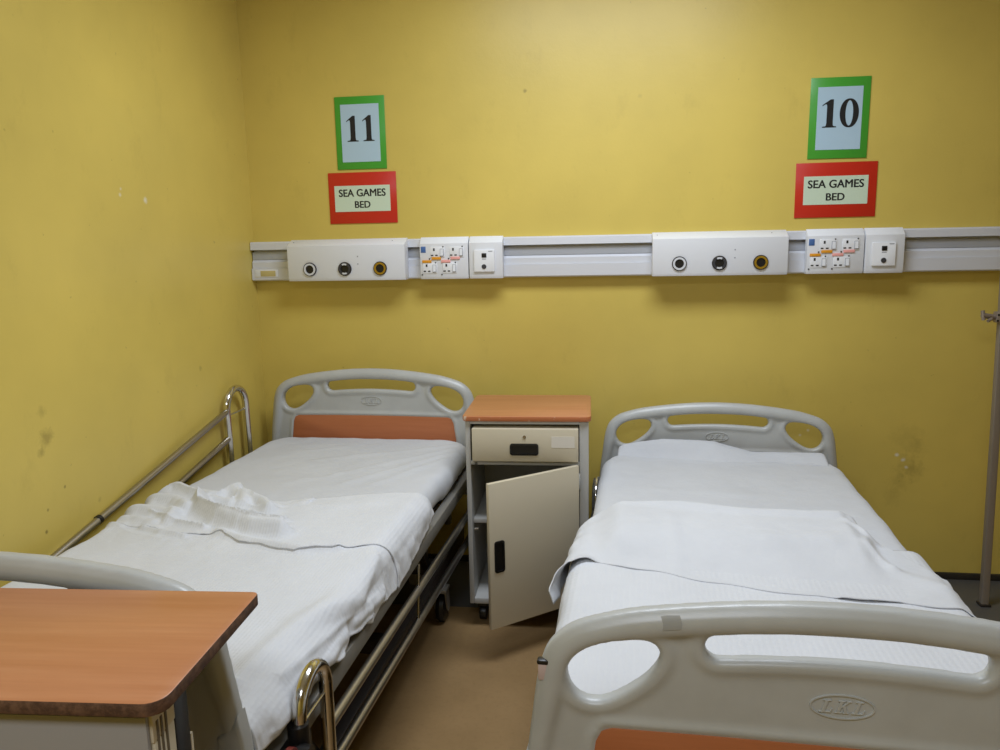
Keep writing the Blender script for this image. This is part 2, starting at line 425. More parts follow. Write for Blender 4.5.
red_sign(-1.2155, -.910, 1.556, 1.774, (-.126, .124, -.058, .053), .212, 'red-bordered SEA GAMES BED sign below the number 11')
red_sign(.751, 1.063, 1.535, 1.751, (-.124, .123, -.057, .055), .216, 'red-bordered SEA GAMES BED sign below the number 10')

# ------------------------------------------------------------------ bed boards (moulded plastic, surface nets of a distance field)
def seg_dist(P, poly, closed=True):
    poly = np.array(poly); A = poly; B = np.roll(poly, -1, 0)
    if not closed: A, B = poly[:-1], poly[1:]
    D = np.full(len(P), 1e9)
    for a, b in zip(A, B):
        ab = b-a; t = np.clip(((P-a)@ab)/max(ab@ab, 1e-12), 0, 1); q = P-(a+t[:, None]*ab); D = np.minimum(D, (q*q).sum(1))
    return np.sqrt(D)
def inside(P, poly):
    poly = np.array(poly); x, y = P[:, 0], P[:, 1]; r = np.zeros(len(P), bool)
    for a, b in zip(poly, np.roll(poly, -1, 0)):
        if a[1] == b[1]: continue
        c = ((a[1] > y) != (b[1] > y)) & (x < (b[0]-a[0])*(y-a[1])/(b[1]-a[1])+a[0]); r ^= c
    return r
def sdf2(P, poly): return np.where(inside(P, poly), -1, 1)*seg_dist(P, poly)
def smin(a, b, k): h = np.clip(.5+.5*(b-a)/k, 0, 1); return b*(1-h)+a*h-k*h*(1-h)
def smax(a, b, k): return -smin(-a, -b, k)
def surface_nets(F, org, h):
    nx, ny, nz = F.shape; ins = F < 0
    S = np.zeros((nx-1, ny-1, nz-1, 3)); Cn = np.zeros((nx-1, ny-1, nz-1))
    cs = [(i, j, k) for i in (0, 1) for j in (0, 1) for k in (0, 1)]
    g_ = lambda A, c: A[c[0]:nx-1+c[0], c[1]:ny-1+c[1], c[2]:nz-1+c[2]]
    for a in cs:
        for ax in range(3):
            if a[ax]: continue
            b = list(a); b[ax] = 1; fa, fb = g_(F, a), g_(F, b); m = g_(ins, a) != g_(ins, b)
            t = np.where(m, fa/np.where(m, fa-fb, 1), 0)
            for d in range(3): S[..., d] += np.where(m, a[d] + (t if d == ax else 0), 0)
            Cn += m
    ok = Cn > 0; idx = -np.ones(ok.shape, int); idx[ok] = np.arange(ok.sum())
    cell = np.argwhere(ok); V = (cell + S[ok]/Cn[ok][:, None])*h + np.array(org)
    Q = []
    for ax in range(3):
        o1, o2 = [(1, 2), (2, 0), (0, 1)][ax]
        A = ins; sl0 = [slice(None)]*3; sl1 = [slice(None)]*3; sl0[ax] = slice(0, -1); sl1[ax] = slice(1, None)
        m = A[tuple(sl0)] != A[tuple(sl1)]; e = np.argwhere(m)
        e = e[(e[:, o1] > 0) & (e[:, o2] > 0) & (e[:, o1] < A.shape[o1]-1) & (e[:, o2] < A.shape[o2]-1)]
        u = np.zeros(3, int); u[o1] = 1; w = np.zeros(3, int); w[o2] = 1
        c = [e-u-w, e-w, e, e-u]; q = np.stack([idx[tuple(k.T)] for k in c], 1)
        fl = ins[tuple(e.T)]; q[~fl] = q[~fl][:, ::-1]; Q.append(q)
    return V, np.concatenate(Q)

half = [(0, .926), (.06, .9245), (.12, .921), (.19, .914), (.262, .9045), (.317, .895), (.373, .879), (.403, .8665), (.426, .849), (.442, .829), (.4515, .805), (.459, .772), (.468, .705), (.476, .640), (.482, .56), (.484, .48), (.482, .42), (.470, .385), (.44, .37)]
OUT = catmull(half, False, 5); OUT = [tuple(p) for p in OUT] + [(-p[0], p[1]) for p in OUT[::-1][:-1]]
HOLE = [(.408, .785), (.405, .803), (.394, .820), (.374, .835), (.345, .8455), (.310, .8500), (.288, .8480), (.275, .8395), (.2715, .828), (.276, .814), (.290, .795), (.310, .777), (.335, .7595), (.356, .7495), (.374, .7475), (.391, .753), (.402, .766)]
SLOT = [(-.196, .851), (-.192, .861), (-.182, .8665), (-.12, .8735), (-.05, .877), (.05, .877), (.12, .8735), (.182, .8665), (.192, .861), (.196, .851), (.193, .840), (.184, .8335), (.17, .833), (.10, .838), (0, .841), (-.10, .838), (-.17, .833), (-.184, .8335), (-.193, .840)]
def board_mesh(dp=0.):
    h = .005
    X = np.arange(-.505, .507, h); Y = np.arange(-.035, .0355, h); Z = np.arange(.345, .9501, h)
    gx, gz = np.meshgrid(X, Z, indexing='ij'); P = np.stack([gx.ravel(), gz.ravel()], 1)
    do = sdf2(P, OUT)
    hl = [tuple(p) for p in catmull(HOLE, True, 5)]; sl = [tuple(p) for p in catmull(SLOT, True, 4)]
    Pm = P.copy(); Pm[:, 0] = np.abs(Pm[:, 0])
    dh = np.minimum(sdf2(Pm, hl), sdf2(P, sl))
    bar = seg_dist(P, [(-.355, .709+dp), (-.18, .7115+dp), (0, .7125+dp), (.18, .7115+dp), (.355, .709+dp)], False)
    pf = np.minimum(bar, seg_dist(Pm, [(.355, .709+dp), (.374, .68+dp), (.386, .60), (.388, .42)], False))
    d2 = np.maximum(do, -dh)
    y = Y[None, :, None]; sh = (len(X), 1, len(Z)); rs = lambda a: a.reshape(len(X), len(Z))[:, None, :]
    do, dh, d2, pf = rs(do), rs(dh), rs(d2), rs(pf); zz = Z[None, None, :]
    web = smax(d2+0*y, np.abs(y)-.011, .006)
    R = np.clip(.0165 + (zz-.60)*.05, .0155, .0245)
    rim = np.sqrt((do+R)**2+y*y)-R
    rim = smax(rim, -dh+0*y-.002, .004)
    lip = np.sqrt((dh-.0155)**2+y*y)-.0155
    lip = np.maximum(lip, do+0*y)
    F = smin(smin(web, rim, .008), lip, .007)
    fr = np.sqrt(pf**2+(np.abs(y)-.007)**2)-.0085
    F = smin(F, fr, .006)
    F = smax(F, .004-dh+0*y, .006)
    return surface_nets(F, (X[0], Y[0], Z[0]), h)
BOARDS = {}
for nm, dp in (('headboard', .016), ('footboard', 0.)):
    Vb, Qb = board_mesh(dp); me = bpy.data.meshes.new(nm); me.from_pydata(Vb.tolist(), [], Qb.tolist()); me.update()
    me.materials.append(M['plastic']); smooth(me, 60); BOARDS[nm] = (me, dp)
pan = [(-.380, .43), (.380, .43), (.376, .60), (.366, .675), (.357, .694), (.340, .7005), (.18, .703), (0, .704), (-.18, .703), (-.340, .7005), (-.357, .694), (-.366, .675), (-.376, .60)]
def emblem_bm():
    bm = bmesh.new(); n = 48
    for s in (-1,):
        ys = [-.0100, -.0136]
        for r0, r1 in (((.047, .0205), (.0445, .0180)),):
            loops = []
            for (rx, rz), y in (((r0), ys[0]), ((r0[0]-.0006, r0[1]-.0006), ys[1]), ((r1), ys[1]), ((r1[0]-.0006, r1[1]-.0006), ys[0])):
                loops.append([bm.verts.new((rx*math.cos(2*PI*k/n), y, .765+rz*math.sin(2*PI*k/n))) for k in range(n)])
            for A, B in zip(loops, loops[1:]):
                for k in range(n): bm.faces.new((A[k], A[(k+1) % n], B[(k+1) % n], B[k]))
    def letter(x, poly):
        add_prism(bm, [(x+a*.0165+b*.006, .7545+b*.021) for a, b in poly], -.0100, -.0136, 'y', .0006, 1)
    Lp = [(0, 0), (1.05, 0), (1.05, .34), (.94, .34), (.86, .12), (.50, .12), (.50, .9), (.70, .9), (.70, 1), (0, 1), (0, .9), (.2, .9), (.2, .1), (0, .1)]
    Kp = [(0, 0), (.6, 0), (.6, .1), (.45, .1), (.45, .40), (.54, .50), (.80, .1), (.70, .1), (.70, 0), (1.22, 0), (1.22, .1), (1.10, .1), (.72, .64), (.98, .9), (1.12, .9), (1.12, 1), (.66, 1), (.66, .9), (.76, .9), (.45, .58), (.45, .9), (.6, .9), (.6, 1), (0, 1), (0, .9), (.16, .9), (.16, .1), (0, .1)]
    letter(-.033, Lp); letter(-.011, Kp); letter(.013, Lp)
    return bm
EMB = None

def make_board(name, parent, v, dz):
    global EMB
    me, dp = BOARDS[name]; b = bpy.data.objects.new(name, me); COL.objects.link(b); b.parent = parent; b.location = (0, -v, dz)
    p = prismo('laminate_panel', [(a, z + (dp if z > .5 else 0)) for a, z in pan], -.0150, .0150, M['laminate_red'], b, 'y', .001); p['label'] = 'orange-brown laminate inset panel'
    if EMB is None: e = bobj('emblem', emblem_bm(), M['plastic'], b); EMB = e.data
    else: e = bpy.data.objects.new('emblem', EMB); COL.objects.link(e); e.parent = b
    e.location.z = dp + .005
    return b

# ------------------------------------------------------------------ beds
def arc_pts(c, r, a0, a1, ax1, ax2, n=12):
    c = Vector(c); return [c + Vector(ax1)*r*math.cos(a) + Vector(ax2)*r*math.sin(a) for a in np.linspace(a0, a1, n)]

def bed_frame(bed, zf):
    """deck frame, legs and castors; zf = height of the deck's top face"""
    bm = bmesh.new()
    for s in (-1, 1): add_box(bm, (s*.455-.016, -2.05, zf-.048), (s*.455+.016, -.04, zf), .005)
    for v in (.05, .7, 1.35, 2.04): add_box(bm, (-.44, -v-.02, zf-.045), (.44, -v+.02, zf-.004), .004)
    bobj('deck_frame', bm, M['frame_grey'], bed)
    bm = bmesh.new()
    for k in range(4):
        v0 = .07+k*.49; add_box(bm, (-.43, -v0-.47, zf-.012), (.43, -v0, zf-.001), .002)
    bobj('deck_panel', bm, M['brown_panel'], bed)
    bm = bmesh.new()
    for s in (-1, 1): add_box(bm, (s*.40-.02, -1.98, .20), (s*.40+.02, -.10, .26), .004)
    for v in (.46, 1.05, 1.80): add_box(bm, (-.40, -v-.025, .205), (.40, -v+.025, .255), .004)
    bobj('base_frame', bm, M['dark_steel'], bed)
    for s in (-1, 1):
        for v in (.5, 1.6):
            bm = bmesh.new(); add_prism(bm, [(-v-.02, .24), (-v+.02, .24), (-v-.18, zf-.03), (-v-.22, zf-.03)], s*.36-.012, s*.36+.012, 'x'); bobj('lift_arm', bm, M['dark_steel'], bed)
        for v in (.46, 1.80):
            c = bobj('castor_fork', fork_bm(s*.40, -v), M['frame_grey'], bed)
            w = bobj('castor_wheel', wheel_bm(s*.40, -v), M['black'], c, 30)
def fork_bm(x, y):
    bm = bmesh.new()
    for s in (-1, 1): add_prism(bm, [(y-.03, .14), (y+.02, .14), (y+.035, .06), (y+.010, .045), (y-.005, .06)], x+s*.024-.003, x+s*.024+.003, 'x')
    add_box(bm, (x-.03, y-.035, .135), (x+.03, y+.03, .15), .004); add_tube(bm, [(x, y, .145), (x, y, .215)], .014)
    return bm
def wheel_bm(x, y):
    bm = bmesh.new(); n = 28; prof = [(.018, .0), (.018, .045), (.014, .056), (0, .060), (-.014, .056), (-.018, .045), (-.018, 0)]
    rings = [[bm.verts.new((x+a, y+.02+max(r, .008)*math.cos(2*PI*k/n), .0605+max(r, .008)*math.sin(2*PI*k/n))) for k in range(n)] for a, r in prof]
    for A, B in zip(rings, rings[1:]):
        for k in range(n): bm.faces.new((A[k], A[(k+1) % n], B[(k+1) % n], B[k]))
    bm.faces.new(rings[0]); bm.faces.new(rings[-1][::-1]); return bm

def side_rail(bed, u, va, vb, ztop, zleg, tubes, struts=(), band=None):
    """hooped post (legs at va and vb, crown at ztop, legs down to zleg) and long tubes [(v0,z0,v1,z1)]"""
    r = abs(vb-va)/2; mid = (va+vb)/2
    rail = bobj('side_rail', _hoop(u, va, vb, ztop, zleg), M['chrome'], bed, 60)
    for (v0, z0, v1, z1) in tubes: tubeo('rail_tube', [(u, -v0, z0), (u, -(v0+v1)/2, (z0+z1)/2), (u, -v1, z1)], .0125, M['tube'], rail)
    for (v0, z0, v1, z1) in struts: tubeo('strut', [(u, -v0, z0), (u, -v1, z1)], .004, M['steel'], rail, 8)
    if band:
        v, z, tl = band
        bm = bmesh.new(); d = Vector((0, -1, tl)).normalized(); c = Vector((u, -v, z)); add_tube(bm, [c-d*.006, c+d*.006], .0145, 16); bobj('band', bm, M['black'], rail)
    return rail
def _hoop(u, va, vb, ztop, zleg):
    bm = bmesh.new(); r = abs(vb-va)/2; mid = (va+vb)/2
    pts = [(u, -va, zleg), (u, -va, (zleg+ztop)/2)] + [(u, -(mid + (va-mid)*math.cos(a)), ztop-r+r*math.sin(a)) for a in np.linspace(0, PI, 16)] + [(u, -vb, (zleg+ztop)/2), (u, -vb, zleg)]
    add_tube(bm, pts, .0145, 16); add_tube(bm, [(u, -va, ztop-r*1.25), (u, -vb, ztop-r*1.25)], .004, 8)
    return bm

BLx, BLy, BLa = -1.0256, -.1259, -.0287
BRx, BRy, BRa = .4487, -.1531, -.0475
bedL = thing('hospital_bed', 'hospital bed against the left wall with orange panel showing on its headboard', 'hospital bed', (BLx, BLy, 0), BLa, 'hospital beds')
bedR = thing('hospital_bed', 'hospital bed in front of the number 10 sign, its grey footboard nearest the camera', 'hospital bed', (BRx, BRy, 0), BRa, 'hospital beds')
make_board('headboard', bedL, 0, .002); fl = make_board('footboard', bedL, 2.087, .018); fl.rotation_euler.y = math.radians(-2.2); fl.location.x = .012
make_board('headboard', bedR, 0, -.132); fb = make_board('footboard', bedR, 2.087, 0)
def bumper(b, s_):
    out = [(.478*s_, .645), (.4835*s_, .60), (.4865*s_, .54), (.4875*s_, .47), (.485*s_, .41), (.471*s_, .378), (.43*s_, .368), (.435*s_, .600), (.452*s_, .612), (.468*s_, .628)]
    return prismo('corner_bumper', out, -.0180, .0180, M['plastic'], b, 'y', .0065, 60)
for b in (fl, fb):
    for s_ in (-1, 1): bumper(b, s_)
for bd, z in ((bedL, .35), (bedR, .30)):
    for v in (0, 2.087):
        for s in (-1, 1): tubeo('board_post', [(s*.33, -v + (-.02 if v == 0 else .02), .24), (s*.33, -v + (-.02 if v == 0 else .02), .56)], .016, M['frame_grey'], bd)
bed_frame(bedL, .525); bed_frame(bedR, .475)
# left bed: raised rail along the wall, lowered rail on the cabinet side
side_rail(bedL, -.512, .165, .325, .882, .45, [(.325, .800, 1.75, .512), (.325, .686, 1.75, .40)], band=(1.14, .636, -.2))
side_rail(bedL, .497, 1.938, 1.805, .634, .36, [(1.805, .464, .25, .411), (1.805, .372, .25, .309)], struts=[(1.08, .515, 1.11, .345), (.32, .53, .33, .34)])
side_rail(bedR, -.480, .155, .295, .515, .32, [(.295, .42, 1.85, .42), (.295, .33, 1.85, .33)])
side_rail(bedR, .487, .155, .295, .50, .32, [(.295, .42, 1.85, .42), (.295, .33, 1.85, .33)])
bm = bmesh.new(); add_box(bm, (.470, -1.985, .42), (.505, -1.90, .530), .006); add_tube(bm, [(.495, -1.940, .43), (.495, -1.940, .562)], .021); cl = bobj('rail_clamp', bm, M['black'], bedL)
bm = bmesh.new(); add_tube(bm, [(.505, -1.965, .512), (.528, -1.965, .512)], .022, 20); k = bobj('release_knob', bm, M['black'], cl); bm = bmesh.new(); add_tube(bm, [(.500, -2.005, .53), (.512, -2.005, .53)], .024, 20); bobj('red_cap', bm, M['red_cap'], cl)
bm = bmesh.new(); add_box(bm, (.24, -.36, .10), (.30, -.25, .44), .01); bobj('actuator', bm, newmat('pale_actuator', (150, 146, 138), .5), bedL)
# worn tape patch and torn label on the right bed's footboard
def rim_strip(name, u0, u1, a0, a1, mat, parent, R=.0252, zc=lambda u: .9025-.30*u*u, nu=6, na=12):
    bm = bmesh.new(); G = []
    for i in range(nu+1):
        u = u0+(u1-u0)*i/nu; G.append([bm.verts.new((u + .006*math.sin(a*2+1), -R*math.cos(a), zc(u)+R*math.sin(a))) for a in np.linspace(a0, a1, na)])
    for A, B in zip(G, G[1:]):
        for k in range(na-1): bm.faces.new((A[k], B[k], B[k+1], A[k+1]))
    return bobj(name, bm, mat, parent)
def rimz(u):
    hs = sorted(half[:10]); return float(np.interp(abs(u), [a for a, b in hs], [b for a, b in hs]))-.0245
o = rim_strip('tape_patch', -.270, -.242, .0, 1.5, M['plastic_worn'], fb, zc=rimz); o['label'] = 'dull grey patch worn into the rim'
bm = bmesh.new(); add_box(bm, (-.4575, -.0195, .776), (-.442, -.006, .806), .003); lb = bobj('torn_label', bm, M['tag'], fb); lb['label'] = 'torn pinkish label on the edge'
bm = bmesh.new(); add_box(bm, (-.4590, -.0205, .803), (-.440, -.005, .811), .003); bobj('dark_clip', bm, M['black'], lb)

# ------------------------------------------------------------------ mattresses and bedding
def gauss_line(u, v, line, w):
    """largest gaussian of the distance from (u,v) to a poly-line"""
    best = 1e9
    for (a, b), (c, d) in zip(line, line[1:]):
        ex, ey = c-a, d-b; t = max(0, min(1, ((u-a)*ex+(v-b)*ey)/(ex*ex+ey*ey+1e-9))); q = (u-a-t*ex)**2+(v-b-t*ey)**2; best = min(best, q)
    return math.exp(-best/(w*w))
def nz(u, v, s, seed=0., oct=3): return mnoise.fractal(Vector((u*s, v*s, seed)), .8, 2., oct)

def mattress(name, label, w, v0, v1, z0, z1, ridges, loc, rz, mat, seed):
    bm = bmesh.new(); nu, nv, nh = 70, 130, 6; Rp, Re = .12, .045
    hx, hy, hz = w, (v1-v0)/2, (z1-z0)/2; c = Vector((0, -(v0+v1)/2, (z0+z1)/2))
    vm = {}
    def vert(i, j, k):
        key = (i, j, k)
        if key in vm: return vm[key]
        p = Vector((-hx+2*hx*i/nu, -hy+2*hy*j/nv, -hz+2*hz*k/nh))
        qx = max(-hx+Rp, min(hx-Rp, p.x)); qy = max(-hy+Rp, min(hy-Rp, p.y)); dx, dy = p.x-qx, p.y-qy; L = math.hypot(dx, dy)
        sx, sy = qx, qy
        if L > 0:
            m = max(abs(dx), abs(dy)); s = m/L; sx, sy = qx+dx*s, qy+dy*s
        m = max(abs(dx), abs(dy), 0); inset = m - (Rp-Re)     # how far into the rounding band
        zz = p.z; n = Vector((0, 0, 1 if p.z > 0 else -1))
        if inset > 0:
            f = inset/Re
            fz = max(0, (abs(p.z)-(hz-Re))/Re) if abs(p.z) > hz-Re else 0
            Ln = math.hypot(f, fz); mm = max(f, fz); kk = mm/Ln if Ln > 0 else 1
            f2, fz2 = f*kk, fz*kk
            d = Vector((dx, dy)).normalized() if L > 0 else Vector((0, 0))
            base = (Rp-Re)
            sx = qx + d.x*(base+f2*Re); sy = qy + d.y*(base+f2*Re)
            zz = math.copysign((hz-Re)+fz2*Re, p.z) if fz > 0 else p.z
            n = Vector((d.x*f2, d.y*f2, math.copysign(fz2, p.z)))
            n = n.normalized() if n.length > 0 else Vector((d.x, d.y, 0))
        u, v = sx, -(sy+c.y)
        h = .004*nz(u, v, 3.5, seed) + .0012*nz(u, v, 14, seed+3)
        for line, hh, ww in ridges: h += hh*gauss_line(u, v, line, ww)
        if zz < -hz+.01: h *= .1
        vm[key] = bm.verts.new(Vector((sx, sy, zz))+c+n*h); return vm[key]
    def face(a, b, c_, d): bm.faces.new((vert(*a), vert(*b), vert(*c_), vert(*d)))
    for i in range(nu):
        for j in range(nv):
            face((i, j, 0), (i, j+1, 0), (i+1, j+1, 0), (i+1, j, 0)); face((i, j, nh), (i+1, j, nh), (i+1, j+1, nh), (i, j+1, nh))
    for j in range(nv):
        for k in range(nh):
            face((0, j, k), (0, j, k+1), (0, j+1, k+1), (0, j+1, k)); face((nu, j, k), (nu, j+1, k), (nu, j+1, k+1), (nu, j, k+1))
    for i in range(nu):
        for k in range(nh):
            face((i, 0, k), (i+1, 0, k), (i+1, 0, k+1), (i, 0, k+1)); face((i, nv, k), (i, nv, k+1), (i+1, nv, k+1), (i+1, nv, k))
    o = bobj(name, bm, mat, None, 80); o.location = loc; o.rotation_euler = (0, 0, rz)
    return tag(o, label, 'mattress', 'mattresses')

ridL = [([(.44, .17), (.30, .33), (.05, .60)], .005, .014), ([(.44, .24), (.33, .40), (.12, .70)], .005, .014), ([(.45, .12), (.2, .26), (-.1, .42)], .004, .016),
        ([(.44, .32), (.36, .46), (.22, .70)], .005, .013), ([(.2, .5), (-.1, .72)], .003, .02), ([(-.2, .3), (-.05, .22)], .003, .018), ([(.46, .38), (.44, .55)], .006, .02)]
mattress('mattress', 'mattress in a creased white sheet on the left bed', .450, .030, 2.035, .527, .632, ridL, (BLx, BLy, 0), BLa, M['sheet'], 1.)
ridR = [([(-.43, .10), (-.30, .115), (-.10, .135), (.05, .15), (.22, .115), (.42, .12)], .004, .012), ([(-.3, .5), (.2, .55)], .002, .03)]
mattress('mattress', 'mattress in a smooth white sheet on the right bed', .462, .050, 2.040, .477, .582, ridR, (BRx, BRy, 0), BRa, M['sheet'], 7.)

def cover(name, ztop, w, rad, sfn, vfn, ns, nv, hfn, thick, mat, loc, rz, flare=.10, u0=0.):
    """cloth laid over the mattress: s runs across (over the edge and down), v along; sfn(v,a), vfn(a,b) give ranges"""
    bm = bmesh.new(); G = []
    for j in range(nv+1):
        row = []
        for i in range(ns+1):
            a, b = i/ns, j/nv
            v = vfn(a, b); s = sfn(v, a); e = abs(s)-w; sg = 1 if s > 0 else -1
            if e <= 0: p = Vector((s, -v, ztop)); n = Vector((0, 0, 1))
            elif e < rad*PI/2:
                t = e/rad; p = Vector((sg*(w+rad*math.sin(t)), -v, ztop-rad+rad*math.cos(t))); n = Vector((sg*math.sin(t), 0, math.cos(t)))
            else:
                d = e-rad*PI/2; p = Vector((sg*(w+rad+d*flare), -v, ztop-rad-d)); n = Vector((sg, 0, .1)).normalized()
            p.x += u0 if u0 == 0 else lerp(-.023, u0, sstep(-.35, .35, s)); h = hfn(s, v, e)
            row.append(bm.verts.new(p+n*max(h, .0005)))
        G.append(row)
    for A, B in zip(G, G[1:]):
        for i in range(ns): bm.faces.new((A[i], A[i+1], B[i+1], B[i]))
    bmesh.ops.recalc_face_normals(bm, faces=bm.faces)
    up = sum((f.normal.z for f in bm.faces))
    if up < 0: bmesh.ops.reverse_faces(bm, faces=bm.faces)
    me = bpy.data.meshes.new(name); bm.to_mesh(me); bm.free()
    o = link(name, me, mat, None, 80); o.location = loc; o.rotation_euler = (0, 0, rz)
    md = o.modifiers.new('thickness', 'SOLIDIFY'); md.thickness = thick; md.offset = -1 if thick < .02 else -1
    return o
sstep = lambda a, b, x: (lambda t: t*t*(3-2*t))(max(0, min(1, (x-a)/(b-a))))
lerp = lambda a, b, t: a+(b-a)*t
def pw(x, pts): return float(np.interp(x, [p[0] for p in pts], [p[1] for p in pts]))

# left bed blanket: rumpled upper edge, a folded-back band, draped on the cabinet side
TOPL = [(-.52, .90), (-.463, .885), (-.43, .825), (-.36, .87), (-.29, .92), (-.23, .90), (-.16, .86), (-.10, .90), (-.02, .965), (.06, .925), (.17, .885), (.30, .84), (.40, .805), (.50, .80), (.60, .79)]
FOLD = [(-.52, 1.17), (-.30, 1.215), (-.15, 1.235), (-.04, 1.24), (.04, 1.285), (.14, 1.312), (.23, 1.335), (.33, 1.305), (.40, 1.262), (.45, 1.245), (.50, 1.225), (.56, 1.225), (.60, 1.23)]
WRL = [([(-.47, .895), (-.43, .835), (-.33, .90), (-.24, .935)], .024, .026),
       ([(-.24, .95), (-.205, .90), (-.18, .865)], .022, .028), ([(-.20, .88), (-.13, .94), (-.10, .99)], .030, .030), ([(-.22, .97), (-.14, 1.0)], .022, .022),
       ([(-.13, .93), (-.04, .985), (.01, 1.04)], .034, .024), ([(-.26, .98), (-.20, 1.07), (-.10, 1.145), (.04, 1.205), (.13, 1.215)], .044, .028),
       ([(-.44, .96), (-.34, .985), (-.26, 1.06)], .026, .026), ([(-.50, 1.06), (-.38, 1.08), (-.28, 1.10), (-.26, 1.15)], .022, .022),
       ([(-.06, 1.225), (.04, 1.27), (.14, 1.298), (.23, 1.32), (.33, 1.292)], .014, .016), ([(-.31, 1.215), (-.23, 1.24), (-.15, 1.255)], .010, .012),
       ([(.10, .98), (.30, .93)], .004, .03), ([(-.42, 1.14), (-.30, 1.175)], .012, .02),
       ([(.47, 1.50), (.40, 1.70), (.38, 1.95)], .014, .03), ([(.52, 1.35), (.50, 1.55)], .012, .02), ([(.50, 1.62), (.48, 1.98)], .012, .022), ([(.44, 1.32), (.46, 1.5), (.41, 1.72)], .010, .018),
       ([(.53, 1.66), (.57, 1.98)], .012, .02), ([(.47, .85), (.50, 1.1)], .008, .03)]
def crease(u, v, line, w):
    best = 1e9
    for (a, b), (c, d) in zip(line, line[1:]):
        ex, ey = c-a, d-b; t = max(0, min(1, ((u-a)*ex+(v-b)*ey)/(ex*ex+ey*ey+1e-9))); best = min(best, math.hypot(u-a-t*ex, v-b-t*ey))
    return math.exp(-best/w)
CRL = [([(-.46, .90), (-.43, .85), (-.34, .905), (-.26, .945), (-.21, .955)], .020, .014), ([(-.22, .95), (-.215, .90), (-.18, .865), (-.12, .92), (-.08, .965)], .022, .010),
       ([(-.18, .87), (-.15, .94), (-.16, .98)], .016, .010), ([(-.27, .97), (-.22, 1.06), (-.12, 1.13), (.02, 1.19), (.13, 1.205)], .040, .011), ([(-.36, 1.10), (-.25, 1.165), (-.12, 1.20)], .016, .010), ([(-.10, 1.06), (.03, 1.11), (.10, 1.12)], .018, .010), ([(-.15, .99), (-.06, 1.015), (.0, 1.045)], .012, .012),
       ([(-.41, .95), (-.33, .98), (-.25, 1.04)], .010, .014), ([(-.50, 1.07), (-.38, 1.085), (-.29, 1.09), (-.265, 1.14)], .010, .012), ([(-.05, 1.07), (.05, 1.12), (.12, 1.16)], .010, .014),
       ([(-.31, 1.215), (-.23, 1.24), (-.15, 1.258)], .008, .008), ([(-.44, 1.18), (-.33, 1.25), (-.2, 1.29)], .005, .014), ([(.44, 1.30), (.47, 1.50), (.40, 1.74)], .008, .012), ([(.50, 1.42), (.47, 1.62), (.44, 1.9)], .007, .012), ([(.53, 1.45), (.52, 1.75), (.49, 2.0)], .008, .010)]
def hL(s, v, e):
    h = .0085 + .003*nz(s, v, 6, 2.)
    k = (sum((hh*gauss_line(s, v, line, ww))**3 for line, hh, ww in WRL) + sum((hh*crease(s, v, line, ww)*1.15)**3 for line, hh, ww in CRL))**(1/3)
    if s < .1: h += max(0, .010*nz(s, v, 9, 5.))*sstep(.5, .0, s)*(1-sstep(1.2, 1.4, v))
    h += k
    if e > .03: h += .010*abs(nz(s*.5, v, 9, 9.))*min(1, (e-.03)/.05)
    return h
def hB(s, v, e):
    d = pw(s, FOLD)-v; kf = sstep(-.37, -.27, s)
    h = hL(s, v, e) + .0012 + .0026*kf
    h += kf*.011*max(0, nz(s, 1.3, 7, 41.)-.05)*math.exp(-max(d, 0)/.02)
    return h
HEML = [(.78, .49), (.9, .515), (1.1, .537), (1.25, .557), (1.43, .547), (1.55, .527), (1.8, .510), (2.04, .505)]
def sL(v, a): return lerp(-.545, pw(v, HEML) + .006*math.sin(v*31) + .004*math.sin(v*57+1), a)
def vL(a, b): return lerp(pw(lerp(-.54, .58, a), TOPL), 2.045, b)
bl = cover('blanket', .633, .412, .042, sL, vL, 250, 330, hL, .006, M['blanket_soft'], (BLx, BLy, 0), BLa, flare=.16)
FOLDB = lambda a: pw(lerp(-.54, .575, a), FOLD) + .006*nz(a*1.2, 0, 6, 77.)
bandL = cover('folded_band', .633, .412, .042, lambda v, a: lerp(-.542, pw(v, HEML)+.010, a), lambda a, b: lerp(pw(lerp(-.54, .575, a), TOPL)+.002, FOLDB(a), b), 250, 130, hB, .0032, M['blanket_soft'], (0, 0, 0), 0, flare=.16)
bandL.parent = bl
tag(bl, 'rumpled white blanket with a folded-back band on the left bed', 'blanket', 'blankets')

# right bed: waffle blanket under a folded draw sheet
def hR(s, v, e):
    h = .006 + .0025*nz(s, v, 5, 12.) + (.004*math.sin(s*9+v*5)*math.sin(v*6.))*.5
    if e > .03: h += .008*abs(nz(s*.5, v, 7, 19.))*min(1, (e-.03)/.05)
    return h
bR = cover('blanket', .583, .425, .042, lambda v, a: lerp(-.60, .60, a), lambda a, b: lerp(1.0, 2.05, b), 110, 110, hR, .004, M['blanket'], (BRx, BRy, 0), BRa, flare=.20, u0=.010)
tag(bR, 'smooth white ribbed blanket on the foot half of the right bed', 'blanket', 'blankets')
TOPR = [(-.62, 1.02), (-.50, .93), (-.40, .80), (-.353, .765), (-.28, .778), (-.13, .81), (0, .845), (.2, .845), (.30, .835), (.345, .90), (.38, 1.02), (.44, 1.14), (.50, 1.22), (.6, 1.3)]
LOWR = [(-.62, 1.30), (-.54, 1.285), (-.50, 1.275), (-.47, 1.235), (-.425, 1.208), (-.33, 1.213), (-.21, 1.249), (-.05, 1.303), (.11, 1.338), (.26, 1.346), (.36, 1.350), (.44, 1.352), (.50, 1.40), (.6, 1.44)]
